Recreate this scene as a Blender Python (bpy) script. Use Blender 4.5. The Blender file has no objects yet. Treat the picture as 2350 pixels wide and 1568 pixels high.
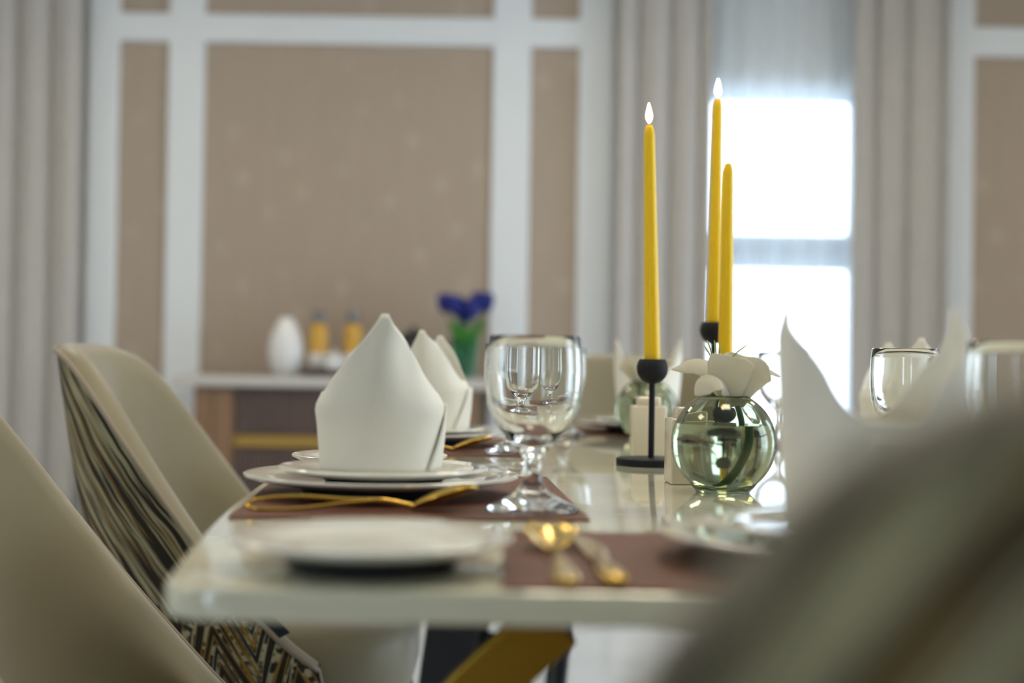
import bpy, bmesh, math, random
from mathutils import Vector, Matrix
random.seed(7)
PI = math.pi
S = bpy.context.scene
C = S.collection

# ------------------------------------------------------------------ camera
cd = bpy.data.cameras.new('camera')
cam = bpy.data.objects.new('camera', cd)
C.objects.link(cam)
cd.sensor_width = 36.0
cd.lens = 50.0
cd.clip_start = 0.02
cam.matrix_world = (Matrix.Translation((0, 0, 0.893)) @ Matrix.Rotation(math.radians(90.67), 4, 'X')
                    @ Matrix.Rotation(math.radians(0.9), 4, 'Z'))
cd.dof.use_dof = True
cd.dof.focus_distance = 1.68
cd.dof.aperture_fstop = 2.4
cd.dof.aperture_blades = 9
S.camera = cam

# ------------------------------------------------------------------ world, exposure
w = bpy.data.worlds.new('overcast_sky')
S.world = w
w.use_nodes = True
bg = w.node_tree.nodes['Background']
bg.inputs[0].default_value = (0.78, 0.88, 1.0, 1)
bg.inputs[1].default_value = 7.0
S.view_settings.view_transform = 'Standard'
S.view_settings.look = 'None'
S.view_settings.gamma = 1.0
S.view_settings.use_curve_mapping = False
S.view_settings.exposure = 0.36
S.cycles.use_denoising = True
S.cycles.max_bounces = 14
S.cycles.transmission_bounces = 12
S.cycles.transparent_max_bounces = 12
S.cycles.diffuse_bounces = 5
S.cycles.sample_clamp_indirect = 6.0

LAMP = 13.0           # strength of the ceiling lamp diffusers

# ------------------------------------------------------------------ helpers
def tag(o, label=None, cat=None, group=None, kind=None):
    if label: o['label'] = label
    if cat: o['category'] = cat
    if group: o['group'] = group
    if kind: o['kind'] = kind
    return o

def empty(name, loc=(0, 0, 0), rz=0.0, label=None, cat=None, group=None):
    o = bpy.data.objects.new(name, None)
    C.objects.link(o)
    o.location = loc
    o.rotation_euler = (0, 0, rz)
    o.empty_display_size = 0.05
    return tag(o, label, cat, group)

def copy_tree(o, parent=None):
    c = o.copy()
    C.objects.link(c)
    c.parent = parent
    for ch in list(o.children):
        copy_tree(ch, c)
    return c

class MB:
    """collects faces, then links them as one mesh object"""
    def __init__(s):
        s.v, s.f, s.uv, s.mi = [], [], {}, []
    def add(s, vs, fs, uvs=None, mi=0):
        b = len(s.v)
        s.v += [tuple(p) for p in vs]
        if uvs:
            for i, u in enumerate(uvs): s.uv[b + i] = u
        for f in fs:
            s.f.append(tuple(b + i for i in f)); s.mi.append(mi)
        return s
    def box(s, x0, x1, y0, y1, z0, z1, mi=0):
        v = [(x0,y0,z0),(x1,y0,z0),(x1,y1,z0),(x0,y1,z0),(x0,y0,z1),(x1,y0,z1),(x1,y1,z1),(x0,y1,z1)]
        return s.add(v, [(0,3,2,1),(4,5,6,7),(0,1,5,4),(1,2,6,5),(2,3,7,6),(3,0,4,7)], mi=mi)
    def grid(s, rows, closed_u=False, closed_v=False, uvs=None, flip=False, mi=0):
        n, m = len(rows), len(rows[0])
        vs = [p for r in rows for p in r]
        fs = []
        for i in range(n if closed_v else n - 1):
            for j in range(m if closed_u else m - 1):
                a = i*m + j; b = i*m + (j+1) % m
                c = ((i+1) % n)*m + (j+1) % m; d = ((i+1) % n)*m + j
                fs.append((a, d, c, b) if flip else (a, b, c, d))
        return s.add(vs, fs, uvs, mi)
    def lathe(s, prof, n=48, c=(0, 0, 0), cap0=False, cap1=False, mi=0):
        rows = [[(c[0]+r*math.cos(2*PI*k/n), c[1]+r*math.sin(2*PI*k/n), c[2]+z) for k in range(n)] for r, z in prof]
        b = len(s.v)
        s.grid(rows, closed_u=True, mi=mi)
        if cap0: s.f.append(tuple(b + k for k in reversed(range(n)))); s.mi.append(mi)
        if cap1: s.f.append(tuple(b + (len(prof)-1)*n + k for k in range(n))); s.mi.append(mi)
        return s
    def loft(s, loops, cap0=True, cap1=True, mi=0):
        n = len(loops[0]); b = len(s.v)
        s.grid(loops, closed_u=True, mi=mi)
        if cap0: s.f.append(tuple(b + k for k in reversed(range(n)))); s.mi.append(mi)
        if cap1: s.f.append(tuple(b + (len(loops)-1)*n + k for k in range(n))); s.mi.append(mi)
        return s
    def tube(s, pts, r, n=10, cap=True, flat=1.0, mi=0):
        pts = [Vector(p) for p in pts]
        rr = r if isinstance(r, (list, tuple)) else [r]*len(pts)
        loops = []
        up = Vector((0, 0, 1))
        prev = None
        for i, p in enumerate(pts):
            t = (pts[min(i+1, len(pts)-1)] - pts[max(i-1, 0)]).normalized()
            if prev is None:
                a = up if abs(t.z) < 0.9 else Vector((0, 1, 0))
                x = t.cross(a).normalized()
            else:
                x = (prev - t*prev.dot(t)).normalized()
            prev = x
            y = x.cross(t).normalized()
            loops.append([tuple(p + x*rr[i]*math.cos(2*PI*k/n) + y*rr[i]*flat*math.sin(2*PI*k/n)) for k in range(n)])
        return s.loft(loops, cap, cap, mi)
    def build(s, name, mat, parent=None, smooth=None, bevel=None, solid=None, sub=0, loc=None):
        me = bpy.data.meshes.new(name)
        me.from_pydata(s.v, [], s.f)
        mats = mat if isinstance(mat, (list, tuple)) else [mat]
        for m in mats: me.materials.append(m)
        if len(mats) > 1:
            for p, i in zip(me.polygons, s.mi): p.material_index = i
        if s.uv:
            l = me.uv_layers.new(name='UVMap')
            for lp in me.loops:
                l.data[lp.index].uv = s.uv.get(lp.vertex_index, (0, 0))
        bm = bmesh.new(); bm.from_mesh(me)
        if not s.uv: bmesh.ops.remove_doubles(bm, verts=bm.verts, dist=1e-6)
        bmesh.ops.recalc_face_normals(bm, faces=bm.faces)
        bm.to_mesh(me); bm.free()
        o = bpy.data.objects.new(name, me)
        C.objects.link(o)
        if parent is not None: o.parent = parent
        if loc is not None: o.location = loc
        if smooth:
            for p in me.polygons: p.use_smooth = True
            if smooth is not True:
                me.set_sharp_from_angle(angle=math.radians(smooth))
        if solid:
            md = o.modifiers.new('solid', 'SOLIDIFY'); md.thickness = solid; md.offset = 0
        if bevel:
            md = o.modifiers.new('bevel', 'BEVEL'); md.width = bevel; md.segments = 3; md.limit_method = 'ANGLE'; md.angle_limit = math.radians(35)
        if sub:
            md = o.modifiers.new('sub', 'SUBSURF'); md.levels = sub; md.render_levels = sub
        return o

def rrect(x0, x1, y0, y1, r, z, n=6):
    pts = []
    for cx, cy, a0 in ((x1-r, y1-r, 0), (x0+r, y1-r, PI/2), (x0+r, y0+r, PI), (x1-r, y0+r, 1.5*PI)):
        for k in range(n+1):
            a = a0 + PI/2*k/n
            pts.append((cx + r*math.cos(a), cy + r*math.sin(a), z))
    return pts

def rbox(mb, x0, x1, y0, y1, z0, z1, r, e=0.003, mi=0):
    L = []
    for z, i in ((z0, e), (z0+e*.3, e*.3), (z0+e, 0), (z1-e, 0), (z1-e*.3, e*.3), (z1, e)):
        L.append(rrect(x0+i, x1-i, y0+i, y1-i, max(r-i, .0005), z))
    return mb.loft(L, mi=mi)

def interp(x, tab):
    if x <= tab[0][0]: return tab[0][1]
    for (a, b), (c, d) in zip(tab, tab[1:]):
        if x <= c: return b + (d-b)*(x-a)/(c-a)
    return tab[-1][1]

def smoothterp(x, tab):
    """monotone-ish cubic through the table"""
    if x <= tab[0][0]: return tab[0][1]
    if x >= tab[-1][0]: return tab[-1][1]
    for i in range(len(tab)-1):
        if x <= tab[i+1][0]:
            p0 = tab[max(i-1, 0)]; p1 = tab[i]; p2 = tab[i+1]; p3 = tab[min(i+2, len(tab)-1)]
            t = (x-p1[0])/(p2[0]-p1[0])
            m1 = (p2[1]-p0[1])/(p2[0]-p0[0])*(p2[0]-p1[0])
            m2 = (p3[1]-p1[1])/(p3[0]-p1[0])*(p2[0]-p1[0])
            return ((2*t**3-3*t*t+1)*p1[1] + (t**3-2*t*t+t)*m1 + (-2*t**3+3*t*t)*p2[1] + (t**3-t*t)*m2)

def catmull(P, n):
    P = [Vector(p) for p in P]
    out = []
    for i in range(n):
        u = i/(n-1)*(len(P)-1); k = min(int(u), len(P)-2); t = u-k
        p0 = P[max(k-1, 0)]; p1 = P[k]; p2 = P[k+1]; p3 = P[min(k+2, len(P)-1)]
        out.append(0.5*((2*p1) + (p2-p0)*t + (2*p0-5*p1+4*p2-p3)*t*t + (3*p1-p0-3*p2+p3)*t**3))
    return out

# ------------------------------------------------------------------ materials
def srgb(r, g, b):
    f = lambda c: (c/255/12.92 if c/255 <= .04045 else ((c/255+.055)/1.055)**2.4)
    return (f(r), f(g), f(b), 1)

def mat(name, col=(.8, .8, .8, 1), rough=.5, metal=0, spec=.5, coat=0, sheen=0, trans=0, ior=1.45, emit=None, es=0, sss=0):
    m = bpy.data.materials.new(name); m.use_nodes = True
    b = m.node_tree.nodes['Principled BSDF']
    b.inputs['Base Color'].default_value = col
    b.inputs['Roughness'].default_value = rough
    b.inputs['Metallic'].default_value = metal
    b.inputs['Specular IOR Level'].default_value = spec
    b.inputs['Coat Weight'].default_value = coat
    b.inputs['Coat Roughness'].default_value = .03
    b.inputs['Sheen Weight'].default_value = sheen
    b.inputs['Transmission Weight'].default_value = trans
    b.inputs['IOR'].default_value = ior
    if emit:
        b.inputs['Emission Color'].default_value = emit
        b.inputs['Emission Strength'].default_value = es
    if sss:
        b.inputs['Subsurface Weight'].default_value = sss
        b.inputs['Subsurface Scale'].default_value = .01
    return m

class N:
    """small node-tree writer"""
    def __init__(s, m):
        s.t = m.node_tree; s.b = s.t.nodes.get('Principled BSDF')
    def n(s, typ, ins=None, **kw):
        x = s.t.nodes.new(typ)
        for k, v in kw.items(): setattr(x, k, v)
        for k, v in (ins or {}).items():
            if hasattr(v, 'is_output'): s.t.links.new(v, x.inputs[k])
            else: x.inputs[k].default_value = v
        return x
    def math(s, op, a, b=0.0, c=None):
        ins = {0: a, 1: b}
        if c is not None: ins[2] = c
        return s.n('ShaderNodeMath', ins, operation=op).outputs[0]
    def mix(s, fac, a, b):
        x = s.n('ShaderNodeMix', data_type='RGBA')
        for idx, v in ((0, fac), (6, a), (7, b)):
            if hasattr(v, 'is_output'): s.t.links.new(v, x.inputs[idx])
            else: x.inputs[idx].default_value = v
        return x.outputs[2]
    def ramp(s, fac, stops, interp='LINEAR'):
        x = s.n('ShaderNodeValToRGB', {0: fac})
        r = x.color_ramp; r.interpolation = interp
        while len(r.elements) < len(stops): r.elements.new(.5)
        for e, (p, c) in zip(r.elements, stops): e.position = p; e.color = c
        return x.outputs[0]
    def noise(s, vec, scale, detail=2, rough=.5, dist=0):
        return s.n('ShaderNodeTexNoise', {'Vector': vec, 'Scale': scale, 'Detail': detail, 'Roughness': rough, 'Distortion': dist}).outputs[0]
    def mapping(s, vec, scale=(1, 1, 1), loc=(0, 0, 0), rot=(0, 0, 0)):
        return s.n('ShaderNodeMapping', {0: vec, 1: loc, 2: rot, 3: scale}).outputs[0]
    def obj(s): return s.n('ShaderNodeTexCoord').outputs['Object']
    def uv(s): return s.n('ShaderNodeTexCoord').outputs['UV']
    def sep(s, v): return s.n('ShaderNodeSeparateXYZ', {0: v}).outputs
    def color(s, sock): s.t.links.new(sock, s.b.inputs['Base Color'])
    def bump(s, h, strength=.2, dist=.001):
        x = s.n('ShaderNodeBump', {'Height': h, 'Strength': strength, 'Distance': dist})
        s.t.links.new(x.outputs[0], s.b.inputs['Normal'])

M = {}
M['white_paint'] = mat('white_paint', (.74, .78, .82, 1), .5)
M['plaster'] = mat('plaster', (.70, .70, .69, 1), .8)
M['ceiling'] = mat('ceiling_paint', (.8, .8, .79, 1), .9)

# wallpaper: taupe, fine vertical threads, pale soft motifs on a staggered lattice
m = M['wallpaper'] = mat('taupe_wallpaper', rough=.6); k = N(m)
p = k.obj(); x, y, z = k.sep(p)
th = k.noise(k.mapping(p, (160, 160, 3)), 1.0, 2)
fine = k.n('ShaderNodeTexVoronoi', {'Vector': k.mapping(p, (5.2, 0.01, 4.2), rot=(0, .42, 0)), 'Scale': 1.0, 'Randomness': .35}).outputs[0]
spot = k.ramp(fine, [(0, (1, 1, 1, 1)), (.26, (0, 0, 0, 1))])
c0 = k.mix(th, (.35, .282, .225, 1), (.44, .36, .29, 1))
k.color(k.mix(k.math('MULTIPLY', spot, .22), c0, (.66, .58, .48, 1)))
k.bump(th, .15)

# floor: pale glossy stone tiles
m = M['floor'] = mat('polished_tile', rough=.09); k = N(m)
p = k.obj()
v = k.noise(p, 1.3, 6, .6, 1.2)
k.color(k.ramp(v, [(.3, (.52, .56, .60, 1)), (.62, (.68, .72, .76, 1))]))

# table: white marble with thin grey-brown veins
m = M['marble'] = mat('white_marble', rough=.06, coat=.6); k = N(m)
p = k.obj()
d = k.noise(p, 2.1, 5, .6)
pv = k.n('ShaderNodeMix', {0: .22}, data_type='VECTOR')
k.t.links.new(p, pv.inputs[4]); k.t.links.new(k.n('ShaderNodeTexNoise', {'Vector': p, 'Scale': 1.7, 'Detail': 4.0}).outputs[1], pv.inputs[5])
v1 = k.noise(k.mapping(pv.outputs[1], (1, 2.2, 1), rot=(0, 0, .5)), 2.6, 3, .55)
vein = k.math('ABSOLUTE', k.math('SUBTRACT', v1, .5))
vv = k.ramp(vein, [(0, (1, 1, 1, 1)), (.018, (.25, .25, .25, 1)), (.07, (0, 0, 0, 1))])
base = k.mix(d, (.70, .685, .52, 1), (.77, .755, .59, 1))
k.color(k.mix(k.math('MULTIPLY', vv, .6), base, (.36, .33, .27, 1)))

# place mats: woven brown vinyl
m = M['mat'] = mat('woven_brown_vinyl', rough=.5, spec=.25); k = N(m)
p = k.obj(); x, y, z = k.sep(p)
sx = k.math('SINE', k.math('MULTIPLY', x, 1900.0)); sy = k.math('SINE', k.math('MULTIPLY', y, 1900.0))
wv = k.math('MULTIPLY', sx, sy)
n1 = k.noise(k.mapping(p, (400, 30, 1)), 1.0, 1)
k.color(k.mix(n1, (.095, .036, .022, 1), (.20, .085, .05, 1)))
k.bump(wv, .35, .0006)

M['porcelain'] = mat('white_porcelain', (.80, .79, .72, 1), .07, spec=.6, coat=.5)
M['dark_glaze'] = mat('charcoal_glaze', (.022, .023, .028, 1), .22)
M['gold'] = mat('gold_metal', (.72, .46, .09, 1), .16, metal=1)
M['brass'] = mat('brushed_brass', (.30, .175, .025, 1), .36, metal=1)
M['band'] = mat('satin_brass_band', (.42, .26, .07, 1), .4, metal=1)
M['black_metal'] = mat('black_metal', (.022, .022, .024, 1), .55)
M['dark_frame'] = mat('dark_table_frame', (.03, .035, .035, 1), .5)
M['black_wood'] = mat('matte_black', (.010, .011, .014, 1), .6, spec=.3)
M['wax'] = mat('yellow_wax', (.84, .56, .004, 1), .38, sss=.25)
M['wick'] = mat('wick', (.02, .015, .012, 1), .9)
M['flame'] = mat('flame', (0, 0, 0, 1), 1, emit=(1.0, .66, .30, 1), es=34)
M['ceramic'] = mat('cream_ceramic', (.76, .69, .54, 1), .16, coat=.3)
M['white_ceramic'] = mat('white_ceramic', (.74, .75, .76, 1), .2, coat=.3)

def glass(name, col, ior=1.5, rough=0.0):
    m = bpy.data.materials.new(name); m.use_nodes = True
    t = m.node_tree; t.nodes.clear()
    o = t.nodes.new('ShaderNodeOutputMaterial'); g = t.nodes.new('ShaderNodeBsdfGlass')
    g.inputs['Color'].default_value = col; g.inputs['IOR'].default_value = ior; g.inputs['Roughness'].default_value = rough
    t.links.new(g.outputs[0], o.inputs[0])
    return m
M['glass'] = glass('clear_glass', (.985, .99, .985, 1))
M['smoke_glass'] = glass('smoke_green_glass', (.79, .81, .74, 1), 1.48)
M['water'] = glass('water', (.97, .99, .96, 1), 1.33)
M['green_glass'] = glass('green_glass', (.66, .92, .82, 1), 1.48)
M['amber_glass'] = mat('amber_liquid', (.78, .46, .07, 1), .12, trans=.25)

def pane(name):
    m = bpy.data.materials.new(name); m.use_nodes = True
    t = m.node_tree; t.nodes.clear()
    o = t.nodes.new('ShaderNodeOutputMaterial'); a = t.nodes.new('ShaderNodeBsdfTransparent'); g = t.nodes.new('ShaderNodeBsdfGlossy')
    a.inputs[0].default_value = (.95, .98, 1, 1); g.inputs['Roughness'].default_value = .02
    f = t.nodes.new('ShaderNodeFresnel'); f.inputs[0].default_value = 1.45
    mx = t.nodes.new('ShaderNodeMixShader')
    t.links.new(f.outputs[0], mx.inputs[0]); t.links.new(a.outputs[0], mx.inputs[1]); t.links.new(g.outputs[0], mx.inputs[2])
    t.links.new(mx.outputs[0], o.inputs[0])
    return m
M['pane'] = pane('window_pane')

def sheer(name, col, tf):
    m = bpy.data.materials.new(name); m.use_nodes = True
    t = m.node_tree; t.nodes.clear()
    o = t.nodes.new('ShaderNodeOutputMaterial')
    tr = t.nodes.new('ShaderNodeBsdfTransparent'); d = t.nodes.new('ShaderNodeBsdfDiffuse'); l = t.nodes.new('ShaderNodeBsdfTranslucent')
    d.inputs[0].default_value = col; l.inputs[0].default_value = col
    m1 = t.nodes.new('ShaderNodeMixShader'); m1.inputs[0].default_value = .5
    m2 = t.nodes.new('ShaderNodeMixShader'); m2.inputs[0].default_value = tf
    t.links.new(d.outputs[0], m1.inputs[1]); t.links.new(l.outputs[0], m1.inputs[2])
    t.links.new(m1.outputs[0], m2.inputs[1]); t.links.new(tr.outputs[0], m2.inputs[2])
    t.links.new(m2.outputs[0], o.inputs[0])
    return m
M['sheer'] = sheer('sheer_voile', (.86, .93, .98, 1), .45)
M['petal'] = sheer('lily_petal', (.80, .77, .66, 1), 0.0)

def cloth(name, c1, c2, rough=.85, sc=900, sheen=.2, bs=.2):
    m = mat(name, rough=rough, spec=.25, sheen=sheen); k = N(m)
    p = k.obj(); x, y, z = k.sep(p)
    n1 = k.noise(k.mapping(p, (sc, sc, sc*.12)), 1.0, 2)
    n2 = k.noise(p, 9.0, 3)
    k.color(k.mix(k.math('ADD', k.math('MULTIPLY', n1, .5), k.math('MULTIPLY', n2, .5)), c1, c2))
    k.bump(n1, bs, .0004)
    return m
M['linen'] = cloth('napkin_linen', (.78, .77, .68, 1), (.86, .85, .77, 1), sc=1500)
M['curtain'] = cloth('greige_curtain', (.42, .40, .38, 1), (.49, .47, .445, 1), sc=500)
M['upholstery'] = cloth('taupe_upholstery', (.25, .21, .128, 1), (.30, .255, .16, 1), rough=.42, sc=2600, sheen=.35, bs=.12)
M['piping'] = mat('taupe_piping', (.30, .25, .18, 1), .5)
M['wood'] = mat('walnut', rough=.4); k = N(M['wood'])
p = k.obj()
g = k.noise(k.mapping(p, (38, 38, 1.6)), 1.0, 4, .6, .6)
k.color(k.mix(g, (.15, .082, .045, 1), (.33, .20, .11, 1)))
M['dark_wood'] = mat('dark_stained_wood', rough=.45); k = N(M['dark_wood'])
p = k.obj(); g = k.noise(k.mapping(p, (60, 60, 2)), 1.0, 3)
k.color(k.mix(g, (.085, .058, .05, 1), (.15, .105, .09, 1)))
M['stone_top'] = mat('pale_stone_top', (.55, .53, .51, 1), .25)
M['tray'] = mat('dark_lacquer', (.05, .02, .014, 1), .35)
M['stem'] = mat('green_stem', (.05, .14, .025, 1), .5)
M['leaf'] = mat('leaf_green', (.045, .22, .025, 1), .5)
M['bloom'] = mat('deep_blue_bloom', (.012, .022, .20, 1), .7)
M['anther'] = mat('pale_green_filament', (.35, .42, .12, 1), .6)
M['cap'] = mat('grey_cap', (.20, .20, .22, 1), .35, metal=.6)
M['label_paper'] = mat('paper_label', (.66, .66, .66, 1), .6)
M['lamp'] = mat('lamp_diffuser', (.9, .9, .9, 1), .5, emit=(1.0, .86, .62, 1), es=LAMP)
M['woven_tag'] = mat('black_woven_tag', (.012, .013, .018, 1), .7)
M['bar'] = mat('grey_aluminium', (.34, .38, .42, 1), .5)

# chair back cloth: charcoal / cream / gold feather stripes running into a chevron, gold zigzags below.
# UV: u = distance round the shell from the back (0 at the rear), v = height in metres
m = M['feather'] = mat('feather_print', rough=.8, spec=.25); k = N(m)
u, v, _ = k.sep(k.uv())
au = k.math('ABSOLUTE', u)
du = k.math('ABSOLUTE', k.math('SUBTRACT', au, .355))
wob = k.math('MULTIPLY', k.math('SUBTRACT', k.noise(k.uv(), 9.0, 2), .5), .035)
ww = k.math('ADD', k.math('SUBTRACT', v, k.math('MULTIPLY', du, 1.55)), wob)
wc = k.n('ShaderNodeCombineXYZ', {0: k.math('MULTIPLY', ww, 1.0), 1: k.math('MULTIPLY', au, .12)}).outputs[0]
s1 = k.noise(wc, 40.0, 2, .6)
s2 = k.noise(wc, 110.0, 1)
cream, charc, gold, grey = (.36, .325, .20, 1), (.023, .020, .014, 1), (.25, .145, .03, 1), (.12, .10, .06, 1)
stripe = k.ramp(s1, [(.0, charc), (.43, charc), (.455, gold), (.48, grey), (.51, cream), (.565, cream), (.59, grey), (.61, charc)])
fine = k.ramp(s2, [(.42, (0, 0, 0, 1)), (.47, (1, 1, 1, 1))])
stripe = k.mix(k.math('MULTIPLY', k.math('SUBTRACT', 1.0, fine), .55), stripe, charc)
# lower field: gold triangles, speckled cream between
tri = k.math('PINGPONG', k.math('ADD', au, 0.02), .055)
zz = k.math('SUBTRACT', v, k.math('MULTIPLY', tri, 2.4))
zc = k.n('ShaderNodeCombineXYZ', {0: zz, 1: k.math('MULTIPLY', au, .3)}).outputs[0]
z1 = k.noise(zc, 34.0, 0)
spk = k.noise(k.uv(), 75.0, 1)
speck = k.ramp(spk, [(.40, charc), (.46, grey), (.52, cream)], 'CONSTANT')
low = k.ramp(z1, [(.0, charc), (.45, gold), (.53, gold), (.54, cream), (.68, charc)], 'CONSTANT')
low = k.mix(k.ramp(z1, [(.535, (0, 0, 0, 1)), (.54, (1, 1, 1, 1)), (.64, (1, 1, 1, 1)), (.65, (0, 0, 0, 1))]), low, speck)
field = k.ramp(k.math('ADD', v, k.math('MULTIPLY', k.math('SUBTRACT', 0.0, du), .35)), [(.500, (1, 1, 1, 1)), (.504, (0, 0, 0, 1))])
k.color(k.mix(field, stripe, low))

# ------------------------------------------------------------------ room
YB, YF, XL, XR, ZC = 6.5, -2.8, -3.2, 3.4, 2.95
def struct(name, mb, m, **kw):
    o = mb.build(name, m, **kw); o['kind'] = 'structure'; return o

struct('floor', MB().box(XL-.2, XR+.2, YF-.2, YB+.2, -.1, 0), M['floor'])
struct('ceiling', MB().box(XL-.2, XR+.2, YF-.2, YB+.2, ZC, ZC+.1), M['ceiling'])
struct('wall_left', MB().box(XL-.2, XL, YF-.2, YB+.2, 0, ZC), M['plaster'])

# back wall with its window opening
WX0, WX1, WZ0, WZ1 = .80, 1.60, .06, 2.15
wb = MB()
wb.box(XL, WX0, YB, YB+.2, 0, ZC).box(WX1, XR, YB, YB+.2, 0, ZC)
wb.box(WX0, WX1, YB, YB+.2, WZ1, ZC).box(WX0, WX1, YB, YB+.2, 0, WZ0)
wback = struct('wall_back', wb, M['plaster'])
def panel(x0, x1, z0, z1):
    MB().box(x0, x1, YB-.008, YB+.001, z0, z1).build('wallpaper_panel', M['wallpaper'], wback)
for (x0, x1) in ((-1.813, -1.587), (-1.422, -.106), (.068, .287)):
    panel(x0-.01, x1+.01, 2.43, 2.86); panel(x0-.01, x1+.01, .12, 2.33)
panel(2.082, 3.2, 2.43, 2.86); panel(2.082, 3.2, .12, 2.32)
tn = 0
def trim(x0, x1, z0, z1, d=.03):
    global tn
    tn += 1
    struct('trim_%d' % tn, MB().box(x0, x1, YB-d, YB, z0, z1), M['white_paint'], bevel=.008)
for x0, x1 in ((-1.95, -1.813), (-1.587, -1.422), (-.106, .068), (.287, .44), (1.952, 2.092), (3.2, 3.36)):
    trim(x0, x1, .12, ZC-.02)
trim(-1.95, .44, 2.315, 2.445, .028); trim(1.952, 3.36, 2.304, 2.44, .028)
trim(-1.95, .44, 2.82, ZC-.01, .026); trim(1.952, 3.36, 2.82, ZC-.01, .026)
struct('baseboard_back', MB().box(-2.0, .44, YB-.035, YB, 0, .12).box(1.952, 3.36, YB-.035, YB, 0, .12), M['white_paint'])

def window(n, axis, pos, a0, a1, z0, z1, out, bar_z=None, bar_h=.13, mull=0):
    """frame, bars and panes set in a wall opening; axis 'y' = wall across y, 'x' = wall across x"""
    root = empty('window_%d' % n, (0, 0, 0)); root['kind'] = 'structure'
    fr = MB()
    def b(mb, u0, u1, w0, w1, d0, d1):
        p0, p1 = sorted((pos+out*d0, pos+out*d1))
        if axis == 'y': mb.box(u0, u1, p0, p1, w0, w1)
        else: mb.box(p0, p1, u0, u1, w0, w1)
    b(fr, a0, a0+.05, z0, z1, .08, .14); b(fr, a1-.05, a1, z0, z1, .08, .14)
    b(fr, a0, a1, z0, z0+.05, .08, .14); b(fr, a0, a1, z1-.05, z1, .08, .14)
    fr.build('window_frame', M['white_paint'], root)
    if bar_z:
        t = MB(); b(t, a0+.05, a1-.05, bar_z-bar_h/2, bar_z+bar_h/2, .08, .14); t.build('transom_bar', M['bar'], root)
    for i in range(mull):
        u = a0 + (a1-a0)*(i+1)/(mull+1)
        t = MB(); b(t, u-.02, u+.02, z0+.05, z1-.05, .085, .135); t.build('mullion', M['white_paint'], root)
    pn = MB(); b(pn, a0+.04, a1-.04, z0+.04, z1-.04, .105, .111); pn.build('pane', M['pane'], root)
    L = bpy.data.lights.new('daylight_portal', 'AREA'); L.shape = 'RECTANGLE'
    L.size = a1-a0; L.size_y = z1-z0; L.cycles.is_portal = True
    lo = bpy.data.objects.new('daylight_portal', L); C.objects.link(lo); lo.parent = root
    c = (a0+a1)/2; zc = (z0+z1)/2
    if axis == 'y':
        lo.location = (c, pos+out*.19, zc); d = Vector((0, -out, 0))
    else:
        lo.location = (pos+out*.19, c, zc); d = Vector((-out, 0, 0))
    lo.rotation_euler = d.to_track_quat('-Z', 'Y').to_euler()
    return root
window(1, 'y', YB, WX0, WX1, WZ0, WZ1, 1, bar_z=1.405, bar_h=.165)

# right wall and the wall behind the camera, with their windows
def holed(axis, pos, lo, hi, holes, out):
    mb = MB()
    def b(u0, u1, w0, w1):
        p0, p1 = sorted((pos, pos+out*.2))
        if axis == 'y': mb.box(u0, u1, p0, p1, w0, w1)
        else: mb.box(p0, p1, u0, u1, w0, w1)
    u = lo
    for a0, a1, z0, z1 in holes:
        b(u, a0, 0, ZC); b(a0, a1, 0, z0); b(a0, a1, z1, ZC); u = a1
    b(u, hi, 0, ZC)
    return mb
RH = [(1.0, 2.3, .1, 2.35), (3.6, 4.9, .1, 2.35)]
struct('wall_right', holed('x', XR, YF, YB, RH, 1), M['plaster'])
for i, h in enumerate(RH): window(2+i, 'x', XR, *h, 1, bar_z=1.45, bar_h=.08, mull=1)
FH = [(-2.3, -1.7, .1, 2.35)]
struct('wall_front', holed('y', YF, XL, XR, FH, -1), M['plaster'])
for i, h in enumerate(FH): window(4+i, 'y', YF, *h, -1, bar_z=1.45, bar_h=.08, mull=1)

# ceiling lamps (out of frame, they light the table)
for i, (x, y) in enumerate([(-1.7, 1.5), (.3, 1.5), (2.2, 1.5), (-1.7, 4.6), (.3, 4.6), (2.2, 4.6)]):
    r = empty('ceiling_light', (x, y, ZC), 0, 'square warm ceiling lamp above ' + ['the left chairs', 'the table middle', 'the right side of the table', 'the white egg vase end of the sideboard', 'the floor before the window', 'the right end of the panelled wall'][i], 'ceiling light', 'ceiling lamps')
    f = MB(); f.box(-.30, .30, -.30, -.27, -.035, 0).box(-.30, .30, .27, .30, -.035, 0).box(-.30, -.27, -.27, .27, -.035, 0).box(.27, .30, -.27, .27, -.035, 0)
    f.build('lamp_frame', M['white_paint'], r)
    MB().box(-.27, .27, -.27, .27, -.02, -.005).build('diffuser', M['lamp'], r)

# curtains
def pleats(x0, x1, y, z0, z1, amp, per, seed, n=None, jit=.25, ny=10, sharp=.5):
    rnd = random.Random(seed)
    n = n or int((x1-x0)/per*14)
    ph = [rnd.uniform(0, 6.28) for _ in range(4)]
    rows = []
    for j in range(ny+1):
        z = z0 + (z1-z0)*j/ny
        row = []
        for i in range(n+1):
            t = i/n
            x = x0 + (x1-x0)*t
            a = 2*PI*(x-x0)/per + jit*math.sin(3*x/per*.7+ph[0]) + .10*math.sin(z*1.3+ph[1])
            s = math.sin(a) if sharp == 1.0 else 1 - 2*abs(math.sin(a/2+PI/4))**sharp
            row.append((x + .2*amp*math.sin(2*a), y + amp*s + .008*math.sin(z*2.0 + x*9 + ph[2]), z))
        rows.append(row)
    return MB().grid(rows)
def curtain(name, mb, m, label, cat, solid=.004, group=None):
    o = mb.build(name, m, smooth=True, solid=solid); return tag(o, label, cat, group)
curtain('curtain', pleats(-2.95, -1.955, YB-.12, .012, ZC-.03, .04, .150, 1), M['curtain'],
        'long greige pleated curtain at the left end of the panelled wall', 'curtain')
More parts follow.
